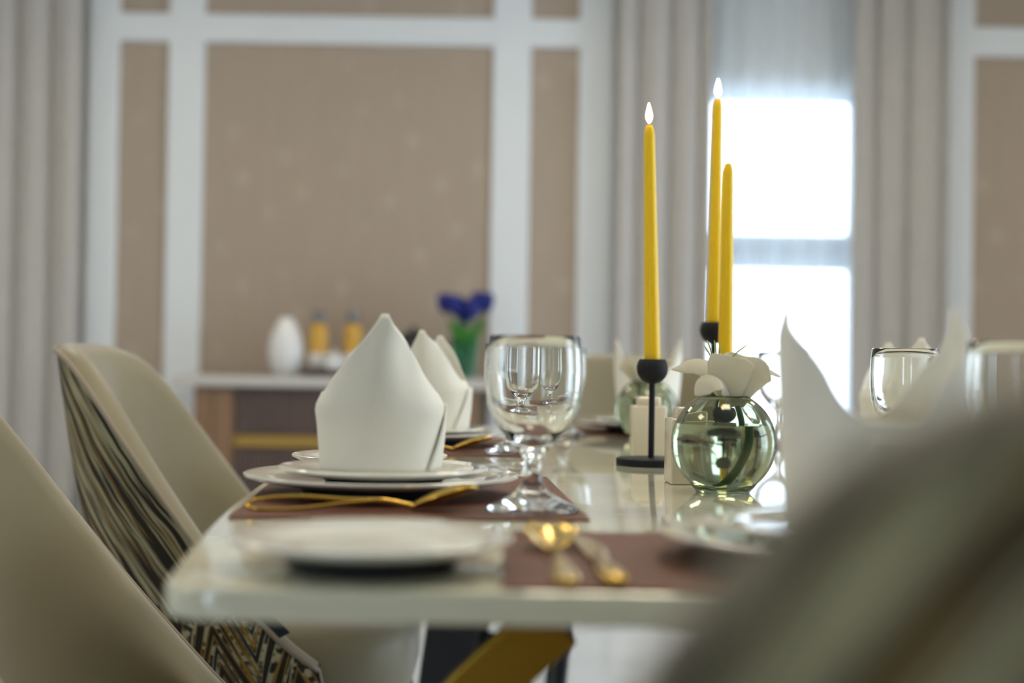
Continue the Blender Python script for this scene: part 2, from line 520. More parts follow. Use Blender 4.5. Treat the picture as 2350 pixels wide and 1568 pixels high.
curtain('curtain', pleats(.452, .868, YB-.13, .012, ZC-.03, .04, .135, 2), M['curtain'],
        'long greige pleated curtain left of the bright window', 'curtain')
curtain('curtain', pleats(1.512, 1.945, YB-.13, .012, ZC-.03, .04, .145, 3), M['curtain'],
        'long greige pleated curtain right of the bright window', 'curtain')
curtain('sheer_curtain', pleats(.74, 1.64, YB-.055, .012, ZC-.03, .022, .115, 4, sharp=1.0), M['sheer'],
        'pale blue sheer voile hanging across the bright window', 'curtain', solid=None)

# ------------------------------------------------------------------ sideboard
SX0, SX1 = -1.443, -.056
sb = empty('sideboard', (0, 0, 0), 0, 'long walnut sideboard with pale stone top and brass band against panelled wall', 'sideboard')
rbox(MB(), SX0, SX1, 6.03, 6.465, .755, .80, .006).build('stone_top', M['stone_top'], sb, smooth=30)
MB().box(SX0+.09, SX1-.09, 6.08, 6.45, .08, .755).build('body', M['wood'], sb)
for x0, x1 in ((SX0+.09, SX0+.26), (SX1-.26, SX1-.09)):
    for q in range(2):
        a = x0 + (x1-x0)*q/2
        MB().box(a+.002, a+(x1-x0)/2-.002, 6.062, 6.08, .09, .75).build('end_board', M['wood'], sb, bevel=.003)
def fluted(x0, x1, z0, z1):
    mb = MB(); n = int((x1-x0)/.018); rows = []
    prof = []
    for i in range(n*4+1):
        t = i/4; prof.append((x0+(x1-x0)*i/(n*4), 6.068 - .008*abs(math.sin(PI*t))))
    rows = [[(x, y, z) for x, y in prof] for z in (z0, z1)]
    mb.grid(rows); mb.box(x0, x1, 6.069, 6.08, z0, z1)
    return mb
fx0, fx1 = SX0+.264, SX1-.264
for q in range(2):
    a = fx0+(fx1-fx0)*q/2+.003; b = fx0+(fx1-fx0)*(q+1)/2-.003
    fluted(a, b, .555, .748).build('drawer_front', M['dark_wood'], sb)
    fluted(a, b, .10, .488).build('cupboard_door', M['dark_wood'], sb)
MB().box(fx0, fx1, 6.055, 6.079, .498, .546).build('brass_band', M['band'], sb, bevel=.004)
for x in (SX0+.14, SX1-.14):
    for y in (6.12, 6.40):
        MB().lathe([(.014, 0), (.02, .08)], 16, (x, y, 0), True, True).build('leg', M['brass'], sb)

# things on the sideboard
o = MB().lathe([(.045, 0), (.055, .004), (.072, .06), (.078, .11), (.070, .165), (.05, .215), (.034, .24), (.030, .255), (.026, .255), (.028, .235), (.02, .21)], 40, cap0=True, cap1=True).build(
    'ceramic_vase', M['white_ceramic'], smooth=True, loc=(-.985, 6.2, .80))
tag(o, 'white egg-shaped ceramic vase on the sideboard', 'vase')
tr = MB(); rbox(tr, -.145, .145, -.10, .10, 0, .012, .03); 
for a in ((-.145, .145, -.10, -.088), (-.145, .145, .088, .10), (-.145, -.133, -.088, .088), (.133, .145, -.088, .088)): tr.box(*a, .010, .03)
tag(tr.build('serving_tray', M['tray'], loc=(-.755, 6.2, .80)), 'dark brown lacquer tray under bottles on the sideboard', 'tray')
def bottle(x, y, label):
    r = empty('liquor_bottle', (x, y, .8125), 0, label, 'bottle', 'bottles on the sideboard tray')
    MB().lathe([(.036, 0), (.040, .004), (.040, .075), (.040, .09), (.040, .185), (.034, .205), (.018, .218), (.016, .225)], 32, cap0=True, cap1=True).build('body', M['amber_glass'], r, smooth=40)
    MB().lathe([(.0415, .008), (.0415, .088)], 32).build('paper_label', M['label_paper'], r, smooth=True, solid=.0008)
    MB().lathe([(.020, .222), (.026, .226), (.027, .272), (.023, .277)], 24, cap0=True, cap1=True).build('stopper', M['cap'], r, smooth=40)
bottle(-.845, 6.215, 'amber bottle with grey stopper beside the white vase')
bottle(-.695, 6.215, 'amber bottle with grey stopper at the right end of the tray')
r = empty('sugar_bowl', (-.77, 6.162, .8125), 0, 'small white lidded bowl between the amber bottles', 'bowl')
MB().lathe([(.025, 0), (.042, .012), (.046, .04), (.042, .062)], 32, cap0=True, cap1=True).build('bowl', M['white_ceramic'], r, smooth=True)
ld = MB().lathe([(.044, .062), (.040, .075), (.02, .088), (.004, .091)], 32, cap0=True, cap1=True).build('lid', M['white_ceramic'], r, smooth=True)
MB().lathe([(.007, .090), (.006, .095), (.010, .100), (.004, .106)], 20, cap0=True, cap1=True).build('knob', M['white_ceramic'], ld, smooth=True)
r = empty('round_pot', (-.43, 6.2, .80), 0, 'dark grey round pot behind the white napkins on the sideboard', 'pot')
MB().lathe([(.07, 0), (.09, .02), (.10, .09), (.085, .15), (.05, .18)], 36, cap0=True, cap1=True).build('body', M['black_metal'], r, smooth=True)
ld = MB().lathe([(.055, .178), (.05, .195), (.015, .205), (.004, .206)], 24, cap0=True, cap1=True).build('lid', M['black_metal'], r, smooth=True)
MB().lathe([(.008, .205), (.013, .216), (.006, .228)], 20, cap0=True, cap1=True).build('knob', M['black_metal'], ld, smooth=True)
MB().tube([(.095, 0, .06), (.135, 0, .10), (.15, 0, .15)], [.016, .012, .009], 12).build('spout', M['black_metal'], r, smooth=True)
MB().tube(catmull([(-.09, 0, .05), (-.14, 0, .08), (-.14, 0, .14), (-.08, 0, .16)], 12), .007, 8).build('handle', M['black_metal'], r, smooth=True)
gv = empty('flower_vase', (-.205, 6.2, .80), 0, 'green glass vase holding deep blue flowers at the end of the sideboard', 'vase')
MB().lathe([(.04, 0), (.045, .004), (.05, .08), (.062, .17), (.059, .17), (.046, .08), (.04, .015), (.001, .012)], 32, cap0=True).build('glass_body', M['green_glass'], gv, smooth=40)
MB().lathe([(.0395, .0155), (.0465, .08), (.0478, .095), (.001, .0955)], 32, cap0=True).build('water', M['water'], gv, smooth=40)
for i, (dx, dy, dz) in enumerate([(-.090, .0, .325), (-.045, -.062, .315), (.0, .01, .280), (.035, -.075, .300), (.090, .0, .330), (.055, .075, .335), (-.035, .085, .310)]):
    r = empty('blue_tulip', (-.205, 6.2, .80), 0, ['deep blue flower leaning furthest left out of the green vase', 'deep blue flower second from the left in the green vase', 'deep blue flower low in the middle of the green vase', 'deep blue flower low in front, right of the middle of the green vase', 'deep blue flower leaning furthest right out of the green vase', 'deep blue flower behind, second from the right in the green vase', 'deep blue flower at the back, just left of the middle of the green vase'][i], 'flower', 'blue flowers in the sideboard vase')
    b0 = Vector((dx*.2, dy*.3, .016)); b1 = Vector((dx, dy, dz-.02))
    MB().tube(catmull([b0, b0.lerp(b1, .5)+Vector((-dx*.12, 0, 0)), b1], 8), .0035, 6).build('stem', M['leaf'], r, smooth=True)
    lf = MB()
    rows = []
    for q in range(9):
        t = q/8; c = b0.lerp(b1, .35+.5*t) + Vector((.018*math.sin(3*t+i), -.006, .0)); wd = .016*math.sin(PI*min(1, t*.9+.08))
        rows.append([tuple(c+Vector((-wd, .004, 0))), tuple(c), tuple(c+Vector((wd, .004, 0)))])
    lf.grid(rows).build('leaf', M['leaf'], r, smooth=True, solid=.0012)
    bl = MB()
    for pp in range(6):
        a = pp*PI/3 + i
        rows = []
        for q in range(7):
            t = q/6; rad = .034*math.sin(PI*(.12+.62*t)) ; zz = dz-.040+.088*t; wd = .027*math.sin(PI*(.1+.85*t))
            rows.append([(dx+rad*math.cos(a+s*wd/.03), dy+rad*math.sin(a+s*wd/.03), zz) for s in (-1, -.5, 0, .5, 1)])
        bl.grid(rows)
    bl.build('bloom', M['bloom'], r, smooth=True, solid=.0015)

# ------------------------------------------------------------------ dining table
TZ = .75
TY0, TY1, TCX = .868, 2.965, .25
def half_w(y): return .533 - .07*((y-1.92)/1.045)**2
def table_loop(inset, z):
    pts = []
    n = 40; rc = .03
    ys = [TY0+inset + (TY1-TY0-2*inset)*i/n for i in range(n+1)]
    def hw(y):
        h = half_w(y)-inset; e = min(y-(TY0+inset), (TY1-inset)-y)
        if e < rc: h -= rc - math.sqrt(max(0, rc*rc-(rc-e)**2))
        return h
    ys = sorted(set(ys + [TY0+inset+d for d in (.002, .006, .012, .02, .03)] + [TY1-inset-d for d in (.002, .006, .012, .02, .03)]))
    for y in ys: pts.append((TCX+hw(y), y, z))
    for y in reversed(ys): pts.append((TCX-hw(y), y, z))
    return pts
tb = empty('dining_table', (0, 0, 0), 0, 'long white marble dining table with brass and black legs, laid for dinner', 'table')
MB().loft([table_loop(.004, .729), table_loop(.001, .7305), table_loop(0, .734), table_loop(0, .746), table_loop(.0012, .7492), table_loop(.004, TZ)]).build('tabletop', M['marble'], tb, smooth=35)
MB().loft([table_loop(.10, .712), table_loop(.10, .729)]).build('under_frame', M['dark_frame'], tb)
def leg(path, wy, th, m):
    """flat bar of depth wy (along y) following an x-z path"""
    P = catmull(path, 18)
    mb = MB(); loops = []
    for i, p in enumerate(P):
        t = (P[min(i+1, 17)]-P[max(i-1, 0)]).normalized(); nrm = Vector((-t.z, 0, t.x))
        loops.append([tuple(p+nrm*th/2+Vector((0, -wy/2, 0))), tuple(p-nrm*th/2+Vector((0, -wy/2, 0))), tuple(p-nrm*th/2+Vector((0, wy/2, 0))), tuple(p+nrm*th/2+Vector((0, wy/2, 0)))])
    mb.loft(loops)
    return mb.build('leg', m, tb, bevel=.003)
for yy, s in ((1.08, 1), (2.75, -1)):
    for sx in (-1, 1):
        pa = [(TCX+sx*.212, yy, .696), (TCX+sx*.243, yy, .668), (TCX+sx*.283, yy, .628), (TCX+sx*.33, yy, .56), (TCX+sx*.375, yy, .42), (TCX+sx*.40, yy, .2), (TCX+sx*.405, yy, 0)]
        leg(pa, .012, .046, M['brass'])
        pb = [(TCX+sx*a, yy+s*.034, c) for a, c in ((.248, .672), (.256, .646), (.292, .56), (.338, .42), (.366, .2), (.372, 0))]
        leg(pb, .045, .05 if s > 0 else .115, M['black_metal'])

# ------------------------------------------------------------------ chairs
def make_chair(name, label, cat):
    root = empty(name, (0, 0, 0), 0, label, cat)
    ZB, A = .385, 96
    top = [(0, .897), (12, .896), (24, .890), (34, .873), (42, .838), (50, .784), (60, .703), (70, .615), (80, .535), (88, .478), (96, .44)]
    NP, NT = 65, 12
    phis = [-A + 2*A*i/(NP-1) for i in range(NP)]
    zt = lambda ph: smoothterp(abs(ph), top)
    def plan(ph, z, off=0.0):
        def raw(q):
            a = math.radians(q); sn = math.sin(a)
            W = .262 + .05*(z-.45); D = .315
            return Vector((D*(1-math.cos(a)), W*math.copysign(abs(sn)**.80, sn), 0))
        e = 1.0
        p = raw(ph); t = (raw(ph+e)-raw(ph-e)).normalized()
        nrm = Vector((t.y, -t.x, 0))       # points outwards from the bowl
        c = Vector((.30, 0, 0)) - p
        if nrm.dot(c) < 0: nrm = -nrm      # now inwards
        p = p + nrm*off
        p.x -= (z-.66)*.22
        p.z = z
        return p
    # arc length round the shell
    arc = [0.0]
    for a, b in zip(phis, phis[1:]): arc.append(arc[-1] + (plan(b, .6)-plan(a, .6)).length)
    half = arc[-1]/2
    rows, uvs = [], []
    for j in range(NT+1):
        row = []
        for i, ph in enumerate(phis):
            z = ZB + (zt(ph)-ZB)*j/NT
            bow = .012*math.sin(PI*j/NT)
            row.append(plan(ph, z, -bow)); uvs.append((arc[i]-half, z))
        rows.append(row)
    # recess the printed cloth very slightly behind the piping
    ob = MB().grid(rows, uvs=uvs).build('outer_back', M['feather'], root, smooth=True)
    ob['label'] = 'feather and chevron printed cloth on the outside of the back'
    inn = MB()
    R = []
    for off, dz in ((0.001, 0), (.010, .007), (.022, .009), (.034, .005), (.042, -.008)):
        R.append([plan(ph, zt(ph)+dz, off) for ph in phis])
    for j in range(1, NT+1):
        r_ = []
        for ph in phis:
            z0 = zt(ph)-.008; z1 = min(.46, z0-.02)
            r_.append(plan(ph, z0+(z1-z0)*j/NT, .042 + .012*math.sin(PI*min(1, j/NT*1.2))))
        R.append(r_)
    inn.grid(R)
    for e in (0, NP-1):          # close the two front edges of the wings
        ph = phis[e]
        o_ = [plan(ph, ZB+(zt(ph)-ZB)*q/4) for q in range(5)]; i_ = [plan(ph, ZB+(zt(ph)-ZB)*q/4, .042) for q in range(5)]
        inn.grid([o_, i_])
    inn.build('inner_back', M['upholstery'], root, smooth=True)
    path = [plan(ph, zt(ph)+.001, -.001) for ph in phis]
    MB().tube(path, .0042, 8).build('piping', M['piping'], ob, smooth=True)
    # bottom of the shell
    MB().grid([[plan(ph, ZB) for ph in phis], [plan(ph, ZB, .05) for ph in phis]]).build('shell_base', M['upholstery'], root)
    # seat cushion
    L = []
    def sl(z, i):
        return [(.290 + (.230-i)*math.copysign(abs(math.cos(a))**.55, math.cos(a)), (.228-i)*math.copysign(abs(math.sin(a))**.55, math.sin(a)), z) for a in [2*PI*q/48 for q in range(48)]]
    for z, i in ((.372, .02), (.378, .006), (.40, 0), (.455, 0), (.478, .006), (.488, .02), (.494, .05), (.497, .12)): L.append(sl(z, i))
    MB().loft(L).build('seat', M['upholstery'], root, smooth=50)
    for sx, sy in ((.12, -.17), (.12, .17), (.48, -.17), (.48, .17)):
        ex = .05 if sx > .3 else -.03
        MB().tube([(sx, sy, .374), (sx+ex, sy*1.18, 0)], [.017, .010], 12).build('leg', M['black_metal'], root, smooth=40)
    # woven tag on the seam of the near wing
    for s in (-1,):
        a = plan(s*81, zt(81)+.002, .000); b = plan(s*87, zt(87)+.002, .000)
        dn = Vector((.018, -.002, .010))
        MB().grid([[a, b], [a+dn, b+dn]]).build('woven_tag', M['woven_tag'], ob, solid=.002)
    return root
ch = make_chair('dining_chair', 'taupe barrel dining chair nearest at the left, running out of the frame', 'chair')
ch.location = (-.672, 1.46, 0)
c2 = copy_tree(ch); c2.location = (-.665, 2.30, 0)
c2['label'] = 'taupe barrel dining chair with feather print back beside the second place setting'
c3 = copy_tree(ch); c3.location = (.262, .335, 0); c3.rotation_euler.z = math.radians(98)
c3['label'] = 'blurred barrel dining chair seen from behind at the near head of the table'
c4 = copy_tree(ch); c4.location = (.29, 3.42, 0); c4.rotation_euler.z = -PI/2
c4['label'] = 'olive taupe dining chair at the far head of the table'
for c in (ch, c2, c3, c4): c['group'] = 'dining chairs round the table'

# ------------------------------------------------------------------ place settings
def placemat(x0, x1, y0, y1, rz, label):
    mb = MB(); hx, hy = (x1-x0)/2, (y1-y0)/2
    rbox(mb, -hx, hx, -hy, hy, 0, .0018, .004, .0005)
    o = mb.build('placemat', M['mat'], loc=((x0+x1)/2, (y0+y1)/2, TZ)); o.rotation_euler.z = rz
    return tag(o, label, 'placemat', 'brown woven placemats')
MZ = TZ + .0018

def plate_profile(R, h, well, th=.004, foot=.55):
    return [(.0, well), (R*.60, well), (R*.68, well+.0015), (R*.74, well+(h-well)*.5), (R*.985, h-.0004), (R, h-.0012), (R*.998, h-.0035),
            (R*.90, h-.0075), (R*.76, well-.002), (R*foot*1.10, well-th)]
def make_plate(name, R, h, well, foot_r, label, group):
    r = empty(name, (0, 0, 0), 0, label, 'plate', group)
    pr = plate_profile(R, h, well)
    pr[-1] = (foot_r+.004, well-.004); pr[0] = (.0005, well)
    MB().lathe(pr, 96, cap0=True).build('dish', M['porcelain'], r, smooth=50)
    MB().lathe([(foot_r-.004, 0), (foot_r, .0006), (foot_r+.0025, (well-.004)*.5), (foot_r+.004, well-.004), (foot_r-.012, well-.0042)], 72, cap0=True, cap1=True).build('foot', M['dark_glaze'], r, smooth=40)['label'] = 'charcoal glazed foot'
    return r
PL = make_plate('dinner_plate', .140, .0225, .0135, .080, 'x', 'white dinner plates')
SL = make_plate('salad_plate', .107, .0160, .0085, .060, 'x', 'white salad plates')
BP = make_plate('bread_plate', .095, .0235, .0150, .056, 'x', 'white bread plates')

# napkin: folded mitre, two tall points (towards -y and +y) joined at the base
def make_napkin(a=.0625, b=.060, H=.157, seed=0, drop=.955):
    rnd = random.Random(seed); ph = [rnd.uniform(0, 6) for _ in range(6)]
    side = [(0, .925), (.02, .955), (.045, 1.005), (.060, 1.045), (.066, 1.03), (.078, .93), (.098, .785), (.1275, .63), (.157, .56)]   # narrowing of the folded sides with height
    tabx = [(0, H), (.10, H), (.17, .150), (.36, .1375), (.60, .1225), (.82, .104), (1.0, .078)]     # height of the upper edge round the fold
    n, mrow = 96, 26
    rows = []
    for j in range(mrow+1):
        t = j/mrow; row = []
        for i in range(n):
            th = 2*PI*i/n
            c, s = math.cos(th), math.sin(th)
            zt = interp(min(1, abs(c + .03*(1 if c > 0 else -1))), tabx)
            if s > 0: zt = .02 + (zt-.02)*drop
            if c > .2: zt += .006*math.sin(PI*min(1, (c-.2)/.8))
            z = zt*t
            crease = .0022*math.sin(3*th+ph[0]+z*30) + .0015*math.sin(7*th+ph[1]-z*22)
            cc = math.copysign(abs(c)**.85, c); ss = math.copysign(abs(s)**.85, s)
            x = a*cc*interp(z, side)*(1-.03*c)
            y = b*ss*(.94 + .06*min(1, z/.06) + .07*max(0, (z-.06)/.1)) + crease*(z/.1)
            x += .0016*math.sin(z*60+ph[2])*t
            row.append((x, y, z))
        rows.append(row)
    mb = MB(); mb.grid(rows, closed_u=True)
    return mb
def napkin_flap(a=.0635, b=.059):
    mb = MB(); rows = []
    for j in range(13):
        t = j/12; z = .066*t + .001
        k_ = .925 + .075*math.sin(PI/2*min(1, z/.062))
        th1 = math.radians(-44 + 34*t); th0 = math.radians(20)
        cs = lambda v: math.copysign(abs(v)**.85, v)
        rows.append([(a*cs(math.cos(q))*k_*1.045, b*cs(math.sin(q))*(.94+.06*min(1, z/.06))*1.045, z) for q in [th0 + (th1-th0)*i/10 for i in range(11)]])
    return mb.grid(rows)
def napkin(x, y, z, rz, label, seed, mirror=False):
    r = empty('folded_napkin', (x, y, z), rz, label, 'napkin', 'white napkins folded into points')
    make_napkin(seed=seed, drop=.955 if abs(rz) < 1 else .985).build('folded_cloth', M['linen'], r, smooth=True, solid=.0022)
    napkin_flap().build('tucked_flap', M['linen'], r, smooth=True, solid=.0016)
    return r

# goblet
gp = [(.0003, .0005), (.036, .0005), (.0425, .001), (.0433, .0028), (.038, .0062), (.030, .0095), (.0215, .0140), (.0150, .0190), (.0108, .0250), (.0086, .0310), (.0078, .0365),
      (.0084, .0430), (.0083, .0470), (.0098, .0510), (.0150, .0575), (.0215, .0650), (.0300, .0740), (.0380, .0860), (.0425, .0980), (.0445, .1150), (.0448, .1320), (.0438, .1500), (.0424, .1612), (.0418, .1622)]
gi = [(.0408, .1616), (.0414, .1500), (.0424, .1320), (.0420, .1150), (.0398, .0990), (.0350, .0875), (.0270, .0770), (.0175, .0690), (.0085, .0650), (.0003, .0642)]
GOB = None
def goblet(x, y, label, z=TZ):
    global GOB
    if GOB is None:
        GOB = MB().lathe(gp+gi, 80).build('goblet', M['glass'], smooth=True)
        o = GOB
    else:
        o = GOB.copy(); C.objects.link(o)
    o.location = (x, y, z)
    return tag(o, label, 'glass', 'clear water goblets')

# cutlery: built along +x, bowl at the + end
def make_spoon(name, label, loop, rise):
    r = empty(name, (0, 0, 0), 0, label, 'spoon', 'gold spoons')
    h = MB()
    if loop:
        up = catmull([(0, 0, .004), (.010, .004, .0095), (.045, .004, .0125), (.085, .0020, .0105), (.115, .0005, .0100)], 20)
        dn = catmull([(0, 0, .004), (.010, -.005, .0019), (.045, -.005, .0019), (.085, -.002, .0068), (.115, .0, .0095)], 20)
        h.tube(up, .0018, 8).tube(dn, .0018, 8)
    else:
        L = []
        for x, wy, z in ((0, .003, .0030), (.003, .0065, .0030), (.010, .0088, .0034), (.035, .0080, .0042), (.07, .0050, .0062), (.115, .0030, .0095)):
            L.append([(x, wy*math.cos(a), z+.0018*math.sin(a)) for a in [2*PI*q/16 for q in range(16)]])
        h.loft(L)
    h.tube(catmull([(.11, 0, .0096), (.125, 0, .0094), (.140, 0, .0065), (.152, 0, .0036)], 12), [.0024]*6+[.0028]*6, 8)
    h.build('handle', M['gold'], r, smooth=True)
    b = MB(); rows = []
    for i in range(15):
        t = i/14; x = .148 + .062*t
        wd = .0195*math.sin(PI*min(1, (t*.92+.04)))**.62
        base = .0024 + rise*t**1.4
        rows.append([(x, wd*q, base + .0085*(q*q)*(math.sin(PI*t)**.5 if 0 < t < 1 else 0)) for q in [q/5-1 for q in range(11)]])
    b.grid(rows).build('bowl', M['gold'], r, smooth=True, solid=.0014)
    return r
def make_knife(name, label):
    r = empty(name, (0, 0, 0), 0, label, 'knife')
    h = MB(); L = []
    for x, wy, hz in ((0, .003, .002), (.004, .0075, .0032), (.03, .0085, .0038), (.07, .0065, .0036), (.10, .0055, .0032)):
        L.append([(x, wy*math.cos(a), .0038+hz*math.sin(a)) for a in [2*PI*q/16 for q in range(16)]])
    h.loft(L).build('handle', M['gold'], r, smooth=True)
    b = MB(); L = []
    for x, y0, y1 in ((.098, -.005, .005), (.11, -.008, .007), (.16, -.010, .008), (.205, -.009, .008), (.222, -.003, .0075), (.228, .004, .0065)):
        L.append([(x, y0, .0030), (x, y0+.002, .0022), (x, y1, .0018), (x, y1, .0042), (x, y0+.002, .0038)])
    b.loft(L).build('blade', M['gold'], r)
    return r

def setting(cx, cy, tagword, first, nap_rz, seed, dy=0.0, dx=0.0):
    """dinner plate, salad plate and napkin stacked on a placemat"""
    p = PL if first else copy_tree(PL); p.location = (cx, cy, MZ); p['label'] = 'white dinner plate ' + tagword
    s = SL if first else copy_tree(SL); s.location = (cx+.002, cy, MZ+.0137); s['label'] = 'white salad plate under the napkin ' + tagword
    napkin(cx-.002+dx, cy-.002+dy, MZ+.0137+.0120, nap_rz, 'cream white napkin folded to points ' + tagword, seed)

# first setting on the left side
placemat(-.258, .058, 1.245, 1.695, math.radians(3.5), 'brown woven placemat under the sharpest plates')
setting(-.131, 1.46, 'at the first place on the left, in sharp focus', True, math.radians(6), 1)
BP.location = (-.172, 1.745, TZ); BP['label'] = 'white bread plate just behind the sharply focused plates'
goblet(.021, 1.316, 'clear goblet standing nearest the camera beside the sharp napkin', MZ)
sp = make_spoon('dessert_spoon', 'gold spoon in front of the sharply focused dinner plate', True, .019)
sp.location = (-.238, 1.288, MZ); sp.rotation_euler.z = math.radians(6)
# second setting on the left side
placemat(-.27, .046, 2.06, 2.51, math.radians(-1), 'brown woven placemat at the second place on the left')
setting(-.150, 2.29, 'at the second place on the left', False, math.radians(-9), 2, 0, .022)
goblet(.004, 2.115, 'clear goblet at the second place on the left', MZ)
s2 = copy_tree(sp); s2.location = (-.235, 2.10, MZ); s2.rotation_euler.z = math.radians(8); s2['label'] = 'gold spoon in front of the second dinner plate on the left'
# near head of the table
placemat(-.004, .470, .876, 1.165, 0, 'brown woven placemat at the near head of the table')
setting(.246, 1.025, 'at the near head of the table, blurred', False, -PI/2, 3, -.025, .008)
b2 = copy_tree(BP); b2.location = (-.092, .962, TZ); b2['label'] = 'blurred white bread plate on the bare near corner of the table'
goblet(.405, 1.13, 'blurred goblet at the right edge behind the near chair', TZ)
s3 = make_spoon('dessert_spoon', 'gold spoon beside the near head plate, bowl away from the camera', False, .011); s3.location = (.037, .882, MZ); s3.rotation_euler.z = math.radians(92)
k1 = make_knife('dinner_knife', 'gold knife between the spoon and the near head plate')
k1.location = (.068, .884, MZ); k1.rotation_euler.z = math.radians(93)
# far head of the table
placemat(.03, .50, 2.665, 2.95, 0, 'brown woven placemat at the far head of the table')
setting(.270, 2.80, 'at the far head of the table', False, PI/2, 4)
b3 = copy_tree(BP); b3.location = (.60, 2.80, TZ); b3['label'] = 'white bread plate at the far right corner of the table'
goblet(.095, 2.64, 'clear goblet at the far head of the table', TZ)
# right side
placemat(.446, .765, 2.10, 2.55, 0, 'brown woven placemat at the far place on the right')
setting(.632, 2.29, 'at the far place on the right', False, math.radians(8), 5)
goblet(.487, 2.57, 'clear goblet against the bright window at the far place on the right', TZ)
goblet(.487, 1.75, 'clear goblet on the right with a napkin showing behind it', TZ)

# ------------------------------------------------------------------ centrepieces
def candlestick(x, y, ball_top, label):
    r = empty('candlestick', (x, y, TZ), 0, label, 'candlestick', 'black ball candlesticks')
    MB().lathe([(.046, 0), (.0475, .0012), (.0475, .0088), (.046, .010)], 48, cap0=True, cap1=True).build('base', M['black_wood'], r, smooth=40)
    MB().lathe([(.0042, .009), (.0042, ball_top-.030)], 16, cap0=True, cap1=True).build('pole', M['black_wood'], r, smooth=40)
    pr = []
    for i in range(13):
        a = -PI/2 + (PI/2 + .62)*i/12
        pr.append((max(.0005, .0216*math.cos(a)), ball_top - .0125 + .0216*math.sin(a)))
    pr += [(.0165, ball_top), (.0118, ball_top), (.0116, ball_top-.006), (.0005, ball_top-.006)]
    MB().lathe(pr, 36).build('ball', M['black_wood'], r, smooth=40)
    return r
def candle(x, y, z, L, lit, label, lean=0.0):
    r = empty('taper_candle', (x, y, z), 0, label, 'candle', 'yellow taper candles')
    r.rotation_euler.y = lean
    n = 40
    pr = [(.0108, 0), (.0111, .003), (.0074, L-.013), (.0070, L-.009), (.0058, L-.004), (.0042, L), (.0004, L-.001)]
    rows = []
    for q, (rr, zz) in enumerate(pr):
        rows.append([(rr*(1+(.018 if k_ % 4 < 2 and q < 3 else 0))*math.cos(2*PI*k_/n), rr*(1+(.018 if k_ % 4 < 2 and q < 3 else 0))*math.sin(2*PI*k_/n), zz) for k_ in range(n)])
    mb = MB(); mb.loft(rows); mb.build('wax', M['wax'], r, smooth=28)
    wk = MB().tube([(0, 0, L-.004), (.0004, 0, L+.004), (.0009, 0, L+.009)], [.0007, .0007, .0005], 6).build('wick', M['wick'], r)
    if lit:
        fp = [(.0004, L+.003), (.0026, L+.006), (.0043, L+.0105), (.0042, L+.015), (.0030, L+.021), (.0014, L+.027), (.0002, L+.031)]
        MB().lathe(fp, 20, cap0=True, cap1=True).build('flame', M['flame'], wk, smooth=True)
    return r
candlestick(.192, 1.94, .1445, 'black ball candlestick in front of the white shaker, holding the left candle')
candle(.192, 1.94, TZ+.1385, .3255, True, 'lit yellow taper candle standing leftmost, on the shorter visible stick', math.radians(-1.6))
candlestick(.312, 2.20, .2035, 'tall black candlestick whose ball shows in front of the window')
candle(.312, 2.20, TZ+.1975, .352, True, 'tallest lit yellow taper candle in front of the window', math.radians(.2))
candlestick(.296, 1.97, .098, 'low black candlestick hidden behind the lily')
candle(.296, 1.97, TZ+.092, .326, False, 'unlit yellow taper candle rising behind the lily')

def shaker(x, y, rz, label):
    r = empty('shaker', (x, y, TZ), rz, label, 'shaker', 'cream square shakers')
    mb = MB(); rbox(mb, -.0255, .0255, -.0255, .0255, 0, .076, .004, .0025); mb.build('body', M['ceramic'], r, smooth=40)
    mb = MB(); rbox(mb, -.0175, .0175, -.0175, .0175, .074, .089, .005, .004); mb.build('lid', M['ceramic'], r, smooth=40)
    return r
shaker(.203, 2.105, 0, 'cream square shaker behind the candlestick pole')
shaker(.209, 1.665, math.radians(3), 'cream square shaker just left of the nearer round vase')

def make_vase(x, y, label):
    r = empty('round_vase', (x, y, TZ), 0, label, 'vase', 'smoky round glass vases')
    R, zc = .0572, .0540
    a0, a1 = math.radians(-66), math.radians(62)
    out = [(.0005, .0015), (.020, .0015), (.0285, .0002), (.030, .0012)]
    for i in range(33):
        a = a0 + (a1-a0)*i/32
        out.append((R*math.cos(a)+ (.006*(1-i/4) if i < 4 else 0), zc + R*math.sin(a) + (0 if i > 2 else 0)))
    th = .0028
    inn = [(R*math.cos(a1)-.0012, zc+R*math.sin(a1)+.0012)]
    for i in range(33):
        a = a1 + (a0+.06-a1)*i/32
        inn.append(((R-th)*math.cos(a), zc+(R-th)*math.sin(a)*(1 if a > 0 else .93)))
    inn.append((.0005, inn[-1][1]-.001))
    MB().lathe(out+inn, 72).build('glass_body', M['smoke_glass'], r, smooth=True)
    zw = .0745
    wp = [(.0005, inn[-1][1]-.0003)]
    for i in range(33):
        a = a0+.06 + (a1-a0)*i/32
        z = zc+(R-th)*math.sin(a)*(1 if a > 0 else .93)
        if z > zw: break
        wp.append(((R-th+.0003)*math.cos(a), z))
    wp += [(math.sqrt((R-th)**2-(zw-zc)**2)+.0003, zw), (.0005, zw-.0002)]
    MB().lathe(wp, 72).build('water', M['water'], r, smooth=40)
    return r

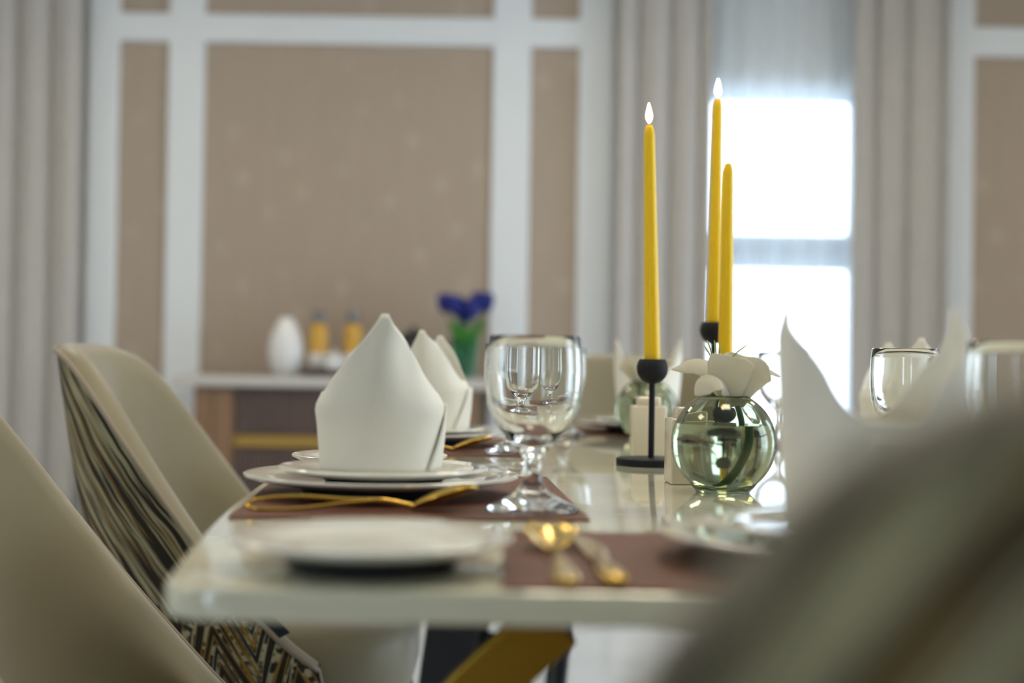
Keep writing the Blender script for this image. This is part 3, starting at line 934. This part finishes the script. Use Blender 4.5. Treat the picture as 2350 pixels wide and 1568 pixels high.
def petal(mb, spine, widths, nrm, cup=.25, n=14, ruffle=0.0, tip=.35):
    P = catmull(spine, n); nrm = Vector(nrm)
    rows = []
    for i, p in enumerate(P):
        t = (P[min(i+1, n-1)]-P[max(i-1, 0)]).normalized()
        s = t.cross(nrm).normalized(); nn = s.cross(t).normalized()
        wd = smoothterp(i/(n-1), widths)
        rows.append([tuple(p + s*wd*u + nn*(cup*wd*(u*u) + ruffle*wd*math.sin(5*i/(n-1)*PI + 2*u)*abs(u))) for u in [q/4-1 for q in range(9)]])
    mb.grid(rows)
def make_lily(x, y, label):
    r = empty('lily', (x, y, TZ), 0, label, 'flower', 'white lilies in the round vases')
    W = [(0, .004), (.3, .012), (.6, .0165), (.85, .010), (1, .001)]
    specs = [
        ([(.012, -.004, .094), (.006, -.014, .115), (.004, -.020, .135), (.006, -.024, .148)], [(0, .006), (.35, .019), (.7, .026), (.92, .022), (1, .014)], (0, -1, .2), -.2),
        ([(.016, -.002, .094), (.024, -.008, .115), (.034, -.012, .132), (.044, -.014, .141)], [(0, .005), (.4, .014), (.75, .018), (1, .003)], (.3, -1, .3), -.2),
        ([(.014, .006, .094), (.018, .014, .12), (.022, .020, .142), (.024, .024, .150)], [(0, .006), (.4, .018), (.75, .022), (1, .008)], (0, -1, .2), .2),
        ([(.012, .004, .094), (-.002, .012, .12), (-.012, .018, .138), (-.016, .020, .144)], [(0, .006), (.4, .016), (.75, .016), (1, .004)], (-.2, -1, .2), .2),
        ([(.020, .004, .100), (.036, .004, .130), (.048, .0, .1335), (.060, -.002, .127)], [(0, .004), (.5, .009), (.8, .006), (1, .0006)], (0, -.4, 1), -.2),
        ([(.006, -.002, .100), (-.014, -.006, .134), (-.034, -.008, .1395), (-.046, -.009, .136), (-.060, -.010, .1335)], [(0, .005), (.35, .014), (.6, .013), (.82, .006), (1, .0006)], (0, -.75, 1), -.25),
        ([(.006, -.008, .097), (-.006, -.022, .121), (-.020, -.030, .122), (-.030, -.032, .114), (-.036, -.031, .106)], [(0, .006), (.4, .015), (.7, .013), (1, .001)], (-.2, -.8, 1), -.2)]
    for sp_, wd, nr, cup in specs:
        mb = MB(); petal(mb, sp_, wd, nr, cup, 16, .05)
        mb.build('petal', M['petal'], r, smooth=True, solid=.0008, sub=1)
    MB().tube(catmull([(.013, 0, .100), (.020, .002, .075), (.020, .004, .052), (.010, .004, .030), (-.006, .004, .013)], 20), [.0035]*20, 10).build('stem', M['stem'], r, smooth=True)
    for i, (tx, tz) in enumerate(((-.022, .160), (-.018, .166), (-.010, .166), (-.003, .160), (.028, .163))):
        MB().tube(catmull([(.004+tx*.3, .012, .120), (.4*tx-.003, .012, .145), (tx, .012, tz)], 8), [.0009]*7+[.0004], 6).build('filament', M['anther'], r, smooth=True)
    return r
make_vase(.233, 1.555, 'smoky green round glass vase of water nearer the camera')
li = make_lily(.233, 1.555, 'white lily with spreading petals in the nearer round vase')
make_vase(.250, 2.62, 'smoky round glass vase farther away, behind the cream shaker')
l2 = copy_tree(li); l2.location = (.250, 2.62, TZ); l2['label'] = 'blurred white lily in the farther round vase'; l2.rotation_euler.z = math.radians(200); l2.scale = (1.0, 1.0, 1.0)
